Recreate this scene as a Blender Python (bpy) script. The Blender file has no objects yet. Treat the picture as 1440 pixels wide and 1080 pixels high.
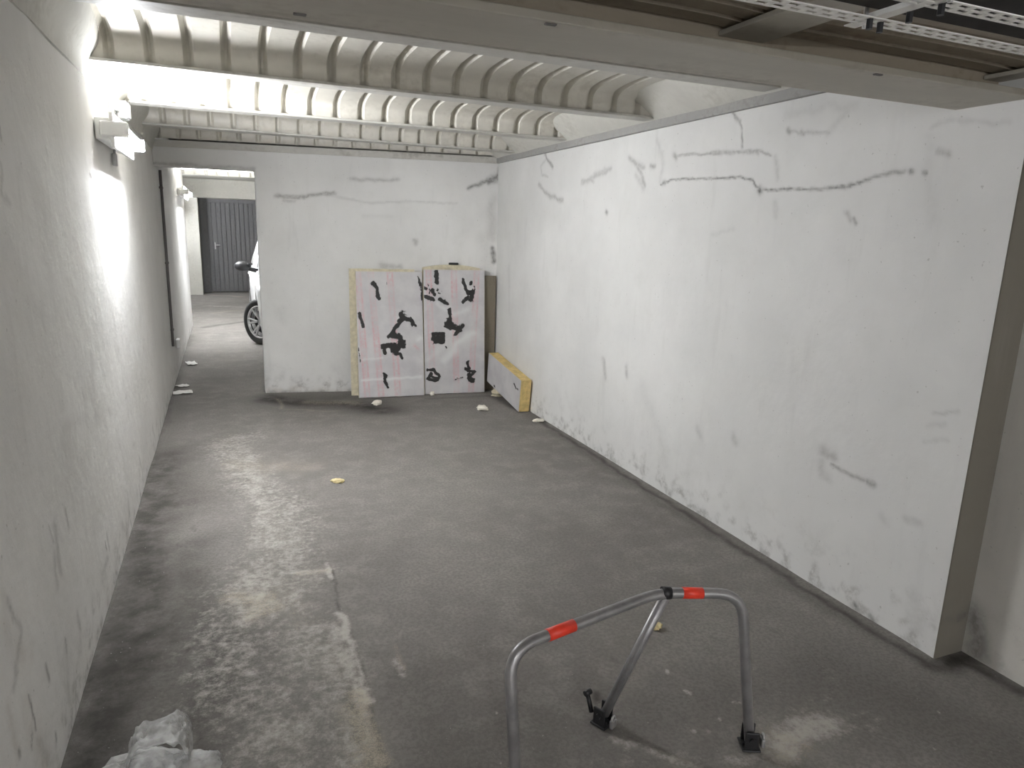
import bpy, bmesh, math, random
import numpy as np
from mathutils import Vector, Matrix, noise

S = bpy.context.scene
COL = S.collection
R = math.radians

# ------------------------------------------------------------------ measures
CX, CH = 0.5433, 1.6            # camera
W = 3.047                       # right wall plane (left wall plane is x = 0)
YB, SB = 7.0809, -0.1786        # back wall plane y = YB + SB*x
DX, DZ = 0.832, 2.0785          # doorway
ZT = 2.2476                     # top of the plaster
ZF = 2.30                       # underside of the ceiling beams
YE = 1.597                      # near edge of right wall
XN = 3.207                      # niche wall
def yback(x): return YB + SB*x

LAMP, EXPOSURE, REAR_Y, REAR_FILL = 138.0, 1.42, -2.4, 0.88
MARKS_RIGHT = [
    ([(3.733,1.909),(3.604,1.933),(3.388,1.925),(3.014,1.913),(2.915,1.892),(2.883,1.86),(2.85,1.843),(2.772,1.837),(2.647,1.839),(2.527,1.829)],0.009,0.75,0),
    ([(2.527,1.829),(2.418,1.831),(2.331,1.834),(2.251,1.85),(2.147,1.873),(2.047,1.881)],0.0141,0.55,0),
    ([(2.417,1.83),(2.315,1.836),(2.228,1.855)],0.0106,0.8,0),
    ([(2.862,1.843),(2.854,1.834)],0.0276,0.9,0),
    ([(2.025,1.88),(2.018,1.879)],0.0167,0.9,0),
    ([(1.963,1.872),(1.959,1.872)],0.0165,0.8,0),
    ([(3.605,2.062),(3.467,2.066),(3.293,2.052),(3.032,2.041),(2.89,2.031),(2.798,2.005)],0.0105,0.5,0),
    ([(3.266,2.055),(2.89,2.028)],0.0165,0.4,0),
    ([(3.112,2.245),(3.07,2.209),(3.04,2.174),(3.025,2.118),(3.015,2.055)],0.0103,0.6,0),
    ([(3.112,2.245),(3.055,2.191)],0.0166,0.5,0),
    ([(2.709,2.105),(2.626,2.089),(2.456,2.07)],0.0132,0.32,0),
    ([(2.456,2.07),(2.41,2.11),(2.367,2.156)],0.0254,0.13,0),
    ([(2.709,2.109),(2.687,2.098)],0.0192,0.6,0),
    ([(2.616,2.088),(2.603,2.086)],0.0189,0.5,0),
    ([(4.778,1.977),(4.54,2.013),(4.364,2.045)],0.027,0.32,0),
    ([(4.123,2.098),(4.02,2.051),(3.932,1.947),(3.909,1.907)],0.0245,0.38,0),
    ([(3.852,2.023),(3.816,2.021)],0.0238,0.5,0),
    ([(3.606,2.065),(3.599,2.059)],0.0274,0.6,0),
    ([(3.803,2.184),(3.715,2.028),(3.734,1.918)],0.0281,0.16,0),
    ([(2.763,1.988),(2.739,1.897)],0.0232,0.2,0),
    ([(1.916,1.941),(1.877,1.932)],0.0196,0.4,0),
    ([(1.952,2.036),(1.892,2.051),(1.668,2.012)],0.0162,0.16,0),
    ([(2.259,1.7),(2.244,1.679)],0.0139,0.6,0),
    ([(2.314,1.727),(2.248,1.68)],0.0105,0.2,0),
    ([(4.383,1.762),(4.374,1.755)],0.0261,0.6,0),
    ([(2.741,1.779),(2.721,1.718)],0.023,0.15,0),
    ([(1.969,1.98),(1.904,1.686)],0.046,0.08,0),
    ([(2.721,2.185),(2.586,2.194),(2.337,2.171)],0.0374,0.12,0),
    ([(5.465,2.239),(5.431,2.205),(5.301,2.121)],0.0216,0.65,0),
    ([(5.431,2.205),(5.536,2.15),(5.513,2.072),(5.386,2.051)],0.0187,0.25,0),
    ([(5.555,1.997),(5.42,1.926),(5.202,1.869),(5.086,1.853)],0.0304,0.4,0),
    ([(4.778,1.982),(4.606,1.978)],0.0276,0.3,0),
    ([(4.588,2.027),(4.364,2.05)],0.0319,0.3,0),
    ([(4.02,2.051),(3.924,2.024)],0.0293,0.35,0),
    ([(3.852,2.024),(3.843,2.024)],0.0238,0.5,0),
    ([(3.7,1.916),(3.683,1.915)],0.0277,0.6,0),
    ([(4.385,1.757),(4.378,1.755)],0.0209,0.5,0),
    ([(4.031,1.983),(3.909,1.907)],0.0341,0.2,0),
    ([(4.307,0.714),(4.26,0.58)],0.0366,0.32,0),
    ([(3.984,0.722),(3.966,0.651)],0.0346,0.36,0),
    ([(3.761,0.646),(3.465,0.248)],0.0659,0.07,0),
    ([(3.176,0.515),(3.137,0.475)],0.0432,0.16,0),
    ([(2.87,0.56),(2.841,0.52)],0.0326,0.22,0),
    ([(6.195,1.273),(6.144,0.835)],0.0415,0.12,0),
    ([(2.208,0.61),(2.158,0.602),(2.091,0.598),(2.028,0.595)],0.0142,0.5,0),
    ([(2.01,0.598),(1.967,0.595)],0.0208,0.5,0),
    ([(2.265,0.658),(2.195,0.655)],0.0396,0.33,0),
    ([(2.277,0.604),(2.256,0.535),(2.204,0.528)],0.0364,0.2,0),
    ([(1.763,0.959),(1.672,0.99)],0.0128,0.22,0),
    ([(1.786,0.842),(1.693,0.876)],0.013,0.14,0),
    ([(1.913,0.479),(1.893,0.457)],0.0346,0.13,0),
    ([(1.804,0.502),(1.751,0.509)],0.027,0.2,0),
    ([(1.783,0.906),(1.716,0.931)],0.0162,0.14,0),
    ([(1.733,0.225),(1.711,0.052)],0.0488,0.12,0),
    ([(1.679,0.133),(1.692,0.032)],0.0489,0.18,0),
    ([(1.979,0.029),(1.975,0.024)],0.0221,0.7,0),
    ([(1.903,0.005),(1.88,-0.007)],0.0219,0.55,0),
    ([(2.3,1.72),(2.271,1.684)],0.0175,0.3,0),
    ([(3.203,1.617),(3.03,1.649)],0.0207,0.12,0),
]
MARKS_LEFT = [
    ([(2.425,0.655),(2.406,0.579),(2.392,0.512)],0.0387,0.33,0),
    ([(2.555,0.652),(2.564,0.584)],0.0231,0.33,0),
    ([(2.339,0.68),(2.367,0.621)],0.0134,0.3,0),
    ([(1.888,0.677),(1.905,0.634),(1.949,0.561),(1.921,0.53),(1.866,0.495)],0.0208,0.3,0),
    ([(1.889,0.68),(1.909,0.616)],0.0113,0.45,0),
    ([(1.839,0.648),(1.838,0.62)],0.0178,0.4,2),
    ([(2.347,0.277),(2.351,0.244)],0.02,0.55,0),
    ([(2.103,0.352),(2.124,0.293)],0.0183,0.55,0),
    ([(2.115,0.344),(2.121,0.308)],0.0079,0.5,0),
    ([(1.931,0.379),(1.945,0.318),(1.949,0.265)],0.0099,0.7,0),
    ([(1.911,0.277),(1.905,0.248)],0.0173,0.55,0),
    ([(1.795,0.316),(1.803,0.301)],0.0189,0.6,0),
    ([(2.122,0.114),(2.129,0.097)],0.0137,0.6,0),
    ([(2.366,0.584),(2.335,0.486)],0.0327,0.25,0),
    ([(2.359,0.259),(2.319,0.105)],0.0462,0.16,0),
    ([(2.546,0.261),(2.566,0.207)],0.0244,0.3,0),
    ([(3.033,0.174),(3.185,0.176)],0.0286,0.25,0),
    ([(3.16,0.258),(3.174,0.22)],0.0144,0.5,0),
    ([(1.862,0.673),(1.873,0.591),(1.995,0.452)],0.0601,0.22,2),
    ([(1.908,0.33),(2.026,0.134)],0.0762,0.28,2),
    ([(1.774,0.429),(1.802,0.33)],0.0462,0.22,2),
    ([(1.873,0.483),(1.843,0.472)],0.0208,0.3,0),
    ([(1.948,0.232),(2.062,0.068)],0.0314,0.15,0),
    ([(2.351,1.834),(2.352,1.807)],0.015,0.45,0),
    ([(2.299,1.747),(2.324,1.731),(2.274,1.664),(2.305,1.643)],0.0147,0.25,0),
    ([(3.675,1.802),(3.719,1.783)],0.0155,0.6,0),
    ([(2.324,1.656),(2.346,1.642)],0.0174,0.2,0),
    ([(2.881,1.828),(2.918,1.817)],0.0184,0.15,0),
    ([(3.214,0.274),(3.228,0.201)],0.0183,0.3,0),
    ([(4.432,0.241),(4.531,0.118)],0.0294,0.25,0),
    ([(5.245,0.191),(5.344,0.058)],0.0286,0.25,0),
    ([(3.86,0.23),(3.885,0.101)],0.0258,0.2,0),
    ([(3.028,0.834),(3.067,0.795)],0.0165,0.1,0),
    ([(2.266,1.141),(2.274,1.077)],0.0444,0.06,0),
    ([(2.581,1.35),(2.564,1.239)],0.0438,0.05,0),
]
MARKS_BACK = [
    ([(1.005,1.863),(1.108,1.852),(1.253,1.866),(1.369,1.888),(1.517,1.911)],0.025,0.55,0),
    ([(1.065,1.823),(1.158,1.82)],0.0214,0.3,0),
    ([(1.077,1.859),(1.264,1.866),(1.527,1.898)],0.0214,0.4,0),
    ([(1.495,1.882),(1.793,1.829),(2.276,1.858),(2.66,1.854)],0.0178,0.2,0),
    ([(1.669,2.039),(1.797,2.045),(2.1,2.054)],0.0285,0.35,0),
    ([(2.772,2.01),(2.932,2.073),(3.035,2.122),(3.068,2.196)],0.029,0.75,0),
    ([(2.955,2.074),(3.047,2.115)],0.0435,0.8,0),
    ([(3.006,1.885),(2.99,1.543)],0.0723,0.2,0),
    ([(2.254,1.489),(2.265,1.473)],0.0357,0.4,0),
    ([(1.77,1.697),(2.032,1.706)],0.0356,0.08,0),
    ([(3.014,1.442),(3.031,1.302)],0.0362,0.85,0),
    ([(3.085,1.416),(3.121,1.43)],0.0218,0.5,0),
    ([(2.949,1.496),(3.004,0.933)],0.1014,0.1,0),
    ([(1.934,1.24),(2.122,1.243)],0.0428,0.35,0),
    ([(1.961,1.24),(1.974,1.22)],0.0285,0.3,0),
    ([(2.035,1.248),(2.048,1.221)],0.0285,0.3,0),
    ([(2.109,1.25),(2.122,1.223)],0.0285,0.3,0),
    ([(0.861,0.029),(1.267,-0.001),(1.658,0.006)],0.0586,0.4,2),
    ([(0.873,0.0),(1.672,-0.024)],0.0293,0.5,0),
    ([(0.818,0.779),(0.836,0.051)],0.0437,0.12,0),
    ([(1.002,0.779),(1.031,0.698)],0.0721,0.1,0),
    ([(2.251,1.491),(2.258,1.457)],0.0285,0.4,0),
    ([(2.638,1.759),(2.71,1.558)],0.1435,0.06,0),
    ([(-0.022,2.101),(0.115,2.095),(0.825,2.093)],0.0219,0.35,0),
]
MARKS_FLOOR = [
    ([(0.609,5.547),(0.671,4.138),(0.673,3.197),(0.674,2.576),(0.686,2.133),(0.703,1.872)],0.511,0.52,1),
    ([(0.71,3.04),(0.779,2.539),(0.809,2.165),(0.806,1.85)],0.2552,0.5,1),
    ([(0.568,4.851),(0.874,4.603)],0.31,0.35,2),
    ([(0.865,2.067),(0.873,1.856)],0.0951,0.6,2),
    ([(0.879,2.222),(0.875,1.809)],0.0537,0.45,0),
    ([(0.586,3.016),(0.736,2.661)],0.2024,0.25,2),
    ([(2.012,1.436),(2.461,1.484)],0.1994,0.35,1),
    ([(1.6,1.621),(1.852,1.444)],0.0781,0.3,1),
    ([(1.368,4.447),(1.44,3.263),(1.609,2.659)],0.489,0.12,1),
    ([(0.556,5.464),(0.608,4.687)],0.2312,0.55,1),
    ([(0.618,4.996),(0.679,3.91),(0.657,3.202)],0.207,0.62,1),
    ([(0.79,4.704),(0.773,3.879)],0.1424,0.35,1),
    ([(0.623,3.141),(0.624,2.875),(0.549,2.783)],0.1383,0.7,1),
    ([(0.551,2.84),(0.637,2.84),(0.497,2.982)],0.1024,0.5,2),
    ([(0.718,3.144),(0.831,3.142),(0.919,3.134)],0.0475,0.7,1),
    ([(0.781,3.137),(0.919,3.112)],0.051,0.55,2),
    ([(0.913,3.191),(0.917,3.024)],0.0291,0.85,1),
    ([(0.638,2.965),(0.695,2.85),(0.578,2.802)],0.0612,0.5,2),
    ([(0.714,2.725),(0.818,2.632),(0.9,2.648)],0.0581,0.6,1),
    ([(0.912,2.725),(0.909,2.572),(0.902,2.444)],0.038,0.95,1),
    ([(0.872,2.613),(0.888,2.353),(0.891,2.218),(0.886,2.117)],0.0647,0.75,1),
    ([(0.913,2.598),(0.915,2.39),(0.916,2.188),(0.92,2.105)],0.0235,0.9,1),
    ([(0.884,2.178),(0.909,2.109),(0.897,1.982),(0.885,1.805)],0.0538,0.6,2),
    ([(0.849,2.111),(0.859,1.961),(0.824,1.828)],0.0898,0.45,2),
    ([(0.891,2.218),(0.916,2.106)],0.0281,0.95,1),
    ([(0.654,2.484),(0.651,2.263),(0.735,2.153)],0.1161,0.45,1),
    ([(0.68,2.062),(0.569,2.034),(0.504,1.977)],0.0641,0.5,1),
    ([(0.758,2.354),(0.729,1.91)],0.1384,0.5,1),
    ([(0.508,3.764),(0.502,3.332)],0.1208,0.28,1),
    ([(0.398,2.276),(0.375,2.304)],0.0289,0.6,1),
    ([(1.068,2.311),(1.063,2.221)],0.0467,0.55,1),
    ([(1.076,2.407),(1.073,2.24)],0.0297,0.4,2),
    ([(1.106,2.475),(1.055,2.44)],0.0432,0.2,1),
    ([(2.066,1.416),(2.19,1.437),(2.317,1.425)],0.1175,0.95,1),
    ([(2.089,1.457),(2.159,1.375),(2.058,1.361)],0.109,0.42,2),
    ([(2.271,1.553),(2.565,1.611),(2.583,1.695)],0.0803,0.35,1),
    ([(2.012,1.436),(1.923,1.43)],0.0533,0.55,1),
    ([(1.616,1.648),(1.715,1.552),(1.817,1.451)],0.0365,0.75,1),
    ([(1.613,1.666),(1.643,1.605)],0.0367,0.6,1),
    ([(1.655,1.837),(1.611,1.757)],0.0546,0.35,1),
    ([(1.661,1.549),(1.516,1.562)],0.0765,0.35,1),
    ([(2.508,1.526),(2.525,1.422)],0.0486,0.3,1),
    ([(2.012,1.648),(2.034,1.529)],0.0669,0.3,1),
    ([(2.24,1.773),(2.459,1.787)],0.0558,0.3,1),
    ([(2.924,3.53),(2.979,3.15)],0.0548,0.2,1),
    ([(2.835,2.984),(2.891,2.772)],0.0417,0.2,1),
    ([(2.591,4.218),(3.15,3.884),(3.011,2.926)],0.2905,0.12,1),
    ([(0.846,6.692),(1.156,6.434),(1.583,6.259),(1.831,6.026)],0.2873,0.95,0),
    ([(0.98,6.597),(1.697,6.172)],0.4121,0.5,0),
    ([(1.218,6.417),(1.583,6.259)],0.2046,0.4,2),
    ([(0.963,6.378),(1.687,6.12)],0.0673,0.5,0),
    ([(0.921,6.671),(0.924,6.256),(1.419,6.038)],0.0542,0.4,2),
    ([(2.272,6.3),(2.915,6.246),(2.948,5.765)],0.0553,0.4,0),
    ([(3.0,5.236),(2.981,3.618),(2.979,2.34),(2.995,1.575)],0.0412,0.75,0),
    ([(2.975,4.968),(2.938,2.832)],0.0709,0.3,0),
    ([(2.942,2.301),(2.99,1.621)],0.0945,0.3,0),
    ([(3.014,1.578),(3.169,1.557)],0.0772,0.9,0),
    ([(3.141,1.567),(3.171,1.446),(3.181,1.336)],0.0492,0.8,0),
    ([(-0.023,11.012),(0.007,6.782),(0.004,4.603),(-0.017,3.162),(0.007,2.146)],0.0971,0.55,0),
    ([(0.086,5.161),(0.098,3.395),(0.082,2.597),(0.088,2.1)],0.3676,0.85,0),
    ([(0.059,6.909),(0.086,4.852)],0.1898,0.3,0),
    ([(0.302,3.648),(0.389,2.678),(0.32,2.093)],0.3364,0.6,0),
    ([(2.565,1.611),(2.691,1.361),(2.844,1.128)],0.2813,0.35,0),  # this and the next two strokes paint the near floor's dimmer light
    ([(1.399,1.728),(2.012,1.648),(2.489,1.639)],0.2556,0.22,0),
    ([(1.179,2.114),(1.108,1.722)],0.2926,0.28,0),
    ([(0.937,3.144),(0.91,2.714)],0.0104,0.6,0),
    ([(0.928,2.565),(0.927,2.248),(0.915,2.012),(0.913,1.785)],0.0112,0.65,0),
    ([(0.934,3.145),(0.864,3.287)],0.0112,0.4,0),
    ([(0.018,3.617),(0.043,3.584)],0.0329,0.9,0),
    ([(0.262,2.925),(0.268,2.905)],0.0311,0.9,0),
    ([(0.319,2.658),(0.328,2.64)],0.0225,0.9,0),
    ([(0.01,2.87),(0.024,2.86)],0.0241,0.9,0),
    ([(0.532,2.231),(0.554,2.207)],0.0198,0.8,0),
    ([(0.382,2.126),(0.389,2.114)],0.0193,0.8,0),
    ([(0.012,2.579),(0.027,2.552)],0.0222,0.9,0),
    ([(-0.005,2.213),(0.008,2.201)],0.023,0.9,0),
    ([(0.165,3.927),(0.17,4.006)],0.0178,0.6,0),
    ([(0.295,3.835),(0.315,3.762)],0.0171,0.5,0),
    ([(0.513,4.19),(0.499,4.316)],0.0188,0.3,0),
    ([(2.59,1.947),(2.581,1.978)],0.0135,0.4,0),
    ([(1.841,2.034),(1.856,2.004)],0.0179,0.5,0),
    ([(1.685,1.867),(1.678,1.829)],0.0279,0.85,0),
    ([(1.999,1.897),(1.996,1.884)],0.0208,0.95,1),
    ([(1.995,1.767),(1.997,1.757)],0.0173,0.95,1),
    ([(2.012,1.61),(2.012,1.603)],0.0168,0.9,1),
    ([(1.942,1.577),(1.944,1.569)],0.0164,0.85,1),
    ([(1.89,1.593),(1.895,1.587)],0.0136,0.8,1),
    ([(2.113,1.666),(2.136,1.65)],0.0144,0.7,1),
    ([(1.306,1.906),(1.311,1.897)],0.0108,0.8,1),
    ([(1.245,1.687),(1.247,1.68)],0.01,0.8,1),
    ([(2.395,2.603),(2.393,2.588)],0.0148,0.8,1),
    ([(2.028,2.169),(2.043,2.164)],0.0159,0.6,1),
    ([(2.768,1.372),(2.77,1.367)],0.0127,0.8,1),
    ([(2.525,1.422),(2.521,1.401)],0.0181,0.6,1),
    ([(2.426,1.414),(2.419,1.402)],0.0176,0.6,1),
    ([(2.591,1.255),(2.589,1.246)],0.0149,0.5,1),
    ([(0.237,17.06),(0.83,16.677)],0.1402,0.6,2),
    ([(0.135,14.836),(0.847,14.494)],0.1526,0.7,1),
    ([(0.279,13.623),(0.771,14.013)],0.1439,0.4,2),
    ([(0.149,11.744),(0.789,12.331)],0.1131,0.6,0),
    ([(0.412,10.25),(0.643,10.331)],0.1723,0.25,1),
    ([(0.286,13.092),(0.744,12.82)],0.0675,0.3,0),
    ([(0.95,8.989),(0.85,6.996)],0.0506,0.5,0),
    ([(0.346,8.213),(0.557,7.405)],0.2474,0.15,0),
    ([(2.01,4.565),(2.011,3.701),(1.748,2.826)],0.3974,0.1,1),
    ([(1.3,3.31),(1.272,2.647)],0.215,0.08,0),
    ([(2.228,2.996),(2.07,2.305)],0.2529,0.12,0),
    ([(1.44,1.819),(1.402,1.629)],0.1039,0.3,0),
]
MARKS_NICHE = [
    ([(1.583,0.18),(1.55,0.027)],0.0639,0.7,0),
    ([(1.591,0.83),(1.551,0.381)],0.0269,0.12,0),
]
MARKS_RETURN = [
    ([(3.225,0.171),(3.282,-0.017)],0.065,0.7,0),
    ([(3.159,0.168),(3.263,0.17)],0.0318,0.7,0),
    ([(3.077,0.17),(3.394,0.089)],0.0215,0.2,0),
    ([(3.212,0.828),(3.28,0.347)],0.0273,0.12,0),
]


# ------------------------------------------------------------------ helpers
def link(o, parent=None):
    COL.objects.link(o)
    if parent is not None: o.parent = parent
    return o
def tag(o, label=None, cat=None, group=None, kind=None):
    if label: o['label'] = label
    if cat: o['category'] = cat
    if group: o['group'] = group
    if kind: o['kind'] = kind
    return o
def empty(name, loc=(0,0,0), rot=(0,0,0)):
    o = bpy.data.objects.new(name, None); o.empty_display_size = .1
    o.location = loc; o.rotation_euler = rot
    return link(o)
def obj(name, bm, mat, parent=None, smooth=False):
    me = bpy.data.meshes.new(name); bm.normal_update(); bm.to_mesh(me); bm.free()
    for m in (mat if isinstance(mat, (list, tuple)) else [mat]): me.materials.append(m)
    if smooth:
        for p in me.polygons: p.use_smooth = True
    return link(bpy.data.objects.new(name, me), parent)
def autosmooth(o, ang=35):
    for p in o.data.polygons: p.use_smooth = True
    bm = bmesh.new(); bm.from_mesh(o.data)
    for e in bm.edges:
        if len(e.link_faces) == 2 and e.calc_face_angle(0) > R(ang): e.smooth = False
    bm.to_mesh(o.data); bm.free(); return o
def box(bm, lo, hi, bevel=0.0, mat=0, M=None):
    vs = [bm.verts.new((x,y,z)) for x in (lo[0],hi[0]) for y in (lo[1],hi[1]) for z in (lo[2],hi[2])]
    F = [(0,1,3,2),(4,6,7,5),(0,4,5,1),(2,3,7,6),(0,2,6,4),(1,5,7,3)]
    fs = [bm.faces.new([vs[i] for i in f]) for f in F]
    for f in fs: f.material_index = mat
    if bevel:
        es = list({e for f in fs for e in f.edges})
        r = bmesh.ops.bevel(bm, geom=es, offset=bevel, segments=2, affect='EDGES', profile=.5)
        vs = list({v for f in r['faces'] for v in f.verts} | {v for v in vs if v.is_valid})
    if M is not None: bmesh.ops.transform(bm, matrix=M, verts=[v for v in vs if v.is_valid])
    return bm
def hexa(bm, c, mat=0):
    """c: 8 corners, bottom ring then top ring"""
    v = [bm.verts.new(p) for p in c]
    for f in ((3,2,1,0),(4,5,6,7),(0,1,5,4),(1,2,6,5),(2,3,7,6),(3,0,4,7)):
        bm.faces.new([v[i] for i in f]).material_index = mat
def cyl(bm, p0, p1, r0, r1=None, n=16, mat=0, caps=True):
    r1 = r0 if r1 is None else r1
    p0, p1 = Vector(p0), Vector(p1); d = (p1-p0).normalized()
    a = d.orthogonal().normalized(); b = d.cross(a)
    A = [bm.verts.new(p0+(a*math.cos(t)+b*math.sin(t))*r0) for t in [2*math.pi*i/n for i in range(n)]]
    B = [bm.verts.new(p1+(a*math.cos(t)+b*math.sin(t))*r1) for t in [2*math.pi*i/n for i in range(n)]]
    for i in range(n):
        bm.faces.new((A[i],A[(i+1)%n],B[(i+1)%n],B[i])).material_index = mat
    if caps:
        bm.faces.new(A[::-1]).material_index = mat; bm.faces.new(B).material_index = mat
def fillet(pts, rad, n=8):
    out = [Vector(pts[0])]
    for i in range(1, len(pts)-1):
        p = Vector(pts[i]); a = (Vector(pts[i-1])-p); b = (Vector(pts[i+1])-p)
        r = rad[i-1] if isinstance(rad, (list,tuple)) else rad
        if r <= 0: out.append(p); continue
        A = p+a.normalized()*min(r, a.length*.48); B = p+b.normalized()*min(r, b.length*.48)
        for k in range(n+1):
            t = k/n; out.append(A*(1-t)**2+p*2*t*(1-t)+B*t*t)
    out.append(Vector(pts[-1])); return out
def tube(bm, path, r, n=14, caps=True, mat=0):
    path = [Vector(p) for p in path]; rings = []; ref = None
    for i, p in enumerate(path):
        d = (path[min(i+1,len(path)-1)]-path[max(i-1,0)]).normalized()
        if ref is None: ref = d.orthogonal().normalized()
        ref = (ref-d*ref.dot(d)).normalized(); b = d.cross(ref)
        rings.append([bm.verts.new(p+(ref*math.cos(t)+b*math.sin(t))*r) for t in [2*math.pi*k/n for k in range(n)]])
    for A,B in zip(rings, rings[1:]):
        for k in range(n):
            f = bm.faces.new((A[k],A[(k+1)%n],B[(k+1)%n],B[k])); f.material_index = mat; f.smooth = True
    if caps: bm.faces.new(rings[0][::-1]).material_index = mat; bm.faces.new(rings[-1]).material_index = mat
def lathe(bm, prof, M=None, n=32, mat=0):
    """prof: (r, h) pairs, axis = local x"""
    rings = []
    for r,h in prof:
        rings.append([bm.verts.new((h, r*math.cos(2*math.pi*k/n), r*math.sin(2*math.pi*k/n))) for k in range(n)])
    for A,B in zip(rings, rings[1:]):
        for k in range(n):
            f = bm.faces.new((A[k],A[(k+1)%n],B[(k+1)%n],B[k])); f.material_index = mat; f.smooth = True
    if M is not None: bmesh.ops.transform(bm, matrix=M, verts=[v for r_ in rings for v in r_])

# value noise for wear maps
def vnoise(u, v, scale, seed):
    rng = np.random.RandomState(seed); T = rng.rand(256,256).astype(np.float32)
    x = u*scale+137.3; y = v*scale+61.7
    xi = np.floor(x).astype(int); yi = np.floor(y).astype(int); fx = x-xi; fy = y-yi
    fx = fx*fx*(3-2*fx); fy = fy*fy*(3-2*fy)
    a = T[xi%256,yi%256]; b = T[(xi+1)%256,yi%256]; c = T[xi%256,(yi+1)%256]; d = T[(xi+1)%256,(yi+1)%256]
    return (a*(1-fx)+b*fx)*(1-fy)+(c*(1-fx)+d*fx)*fy
def fbm(u, v, scale, seed, o=4):
    s = 0; amp = .5
    for k in range(o): s = s+amp*vnoise(u, v, scale*2**k, seed+k); amp *= .5
    return s/(1-.5**o)
def wear_shade(u, v, marks, rough=.6):
    """soft strokes at real places on a surface: three masks"""
    out = np.zeros((len(u),3), np.float32)
    for pts, w, st, ch in marks:
        m = 2.2*w
        ps = np.array(pts)
        idx = np.where((u>ps[:,0].min()-m)&(u<ps[:,0].max()+m)&(v>ps[:,1].min()-m)&(v<ps[:,1].max()+m))[0]
        if len(idx) == 0: continue
        uu, vv = u[idx], v[idx]
        j = w*1.1
        uu = uu+(fbm(uu,vv,.45/w,11,2)-.5)*j; vv = vv+(fbm(uu,vv,.45/w,29,2)-.5)*j
        d = np.full(len(idx), 9., np.float32)
        for (a0,a1),(b0,b1) in zip(pts, pts[1:]):
            ex, ey = b0-a0, b1-a1; L2 = ex*ex+ey*ey+1e-9
            t = np.clip(((uu-a0)*ex+(vv-a1)*ey)/L2, 0, 1)
            d = np.minimum(d, np.hypot(uu-a0-t*ex, vv-a1-t*ey))
        val = st*np.exp(-(d/(w*.62))**2)
        out[idx,ch] = np.maximum(out[idx,ch], val)
    return out

def grid_mesh(name, us, vs, P, paint, mats, extra=None, keep=None, flip=False):
    """surface P(u,v) on a grid with a 'wear' colour attribute, plus plain boxes for its thickness, one mesh"""
    U, V = np.meshgrid(us, vs, indexing='ij'); u = U.ravel(); v = V.ravel()
    co = np.stack(P(u, v), 1).astype(np.float32)
    nu, nv = len(us), len(vs)
    I, J = np.meshgrid(np.arange(nu-1), np.arange(nv-1), indexing='ij'); I = I.ravel(); J = J.ravel()
    if keep is not None:
        k = keep((us[I]+us[I+1])/2, (vs[J]+vs[J+1])/2); I = I[k]; J = J[k]
    a = I*nv+J; q = np.stack([a, a+nv, a+nv+1, a+1], 1)
    if flip: q = q[:, ::-1]
    col = paint(u, v)
    col = np.concatenate([col, np.ones((len(col),1), np.float32)], 1)
    faces = q; n0 = len(co)
    if extra:
        bm = bmesh.new(); extra(bm); bm.verts.index_update()
        ec = np.array([x.co[:] for x in bm.verts], np.float32)
        ef = [tuple(x.index+n0 for x in f.verts) for f in bm.faces]; bm.free()
        co = np.concatenate([co, ec]); col = np.concatenate([col, np.tile([0,0,0,1], (len(ec),1))]).astype(np.float32)
    else: ef = []
    ln = np.concatenate([np.full(len(q),4), [len(f) for f in ef]]).astype(np.int32)
    lv = np.concatenate([faces.ravel(), np.array([i for f in ef for i in f])]).astype(np.int32)
    me = bpy.data.meshes.new(name)
    me.vertices.add(len(co)); me.vertices.foreach_set('co', co.ravel())
    me.loops.add(len(lv)); me.loops.foreach_set('vertex_index', lv)
    me.polygons.add(len(ln)); me.polygons.foreach_set('loop_start', np.concatenate([[0], np.cumsum(ln)[:-1]]).astype(np.int32))
    me.polygons.foreach_set('loop_total', ln)
    sm = np.zeros(len(ln), bool); sm[:len(q)] = True
    me.polygons.foreach_set('use_smooth', sm)
    me.update(calc_edges=True); me.validate()
    at = me.attributes.new('wear_shade', 'FLOAT_COLOR', 'POINT'); at.data.foreach_set('color', col.astype(np.float32).ravel())
    for m in mats: me.materials.append(m)
    return link(bpy.data.objects.new(name, me))

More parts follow.
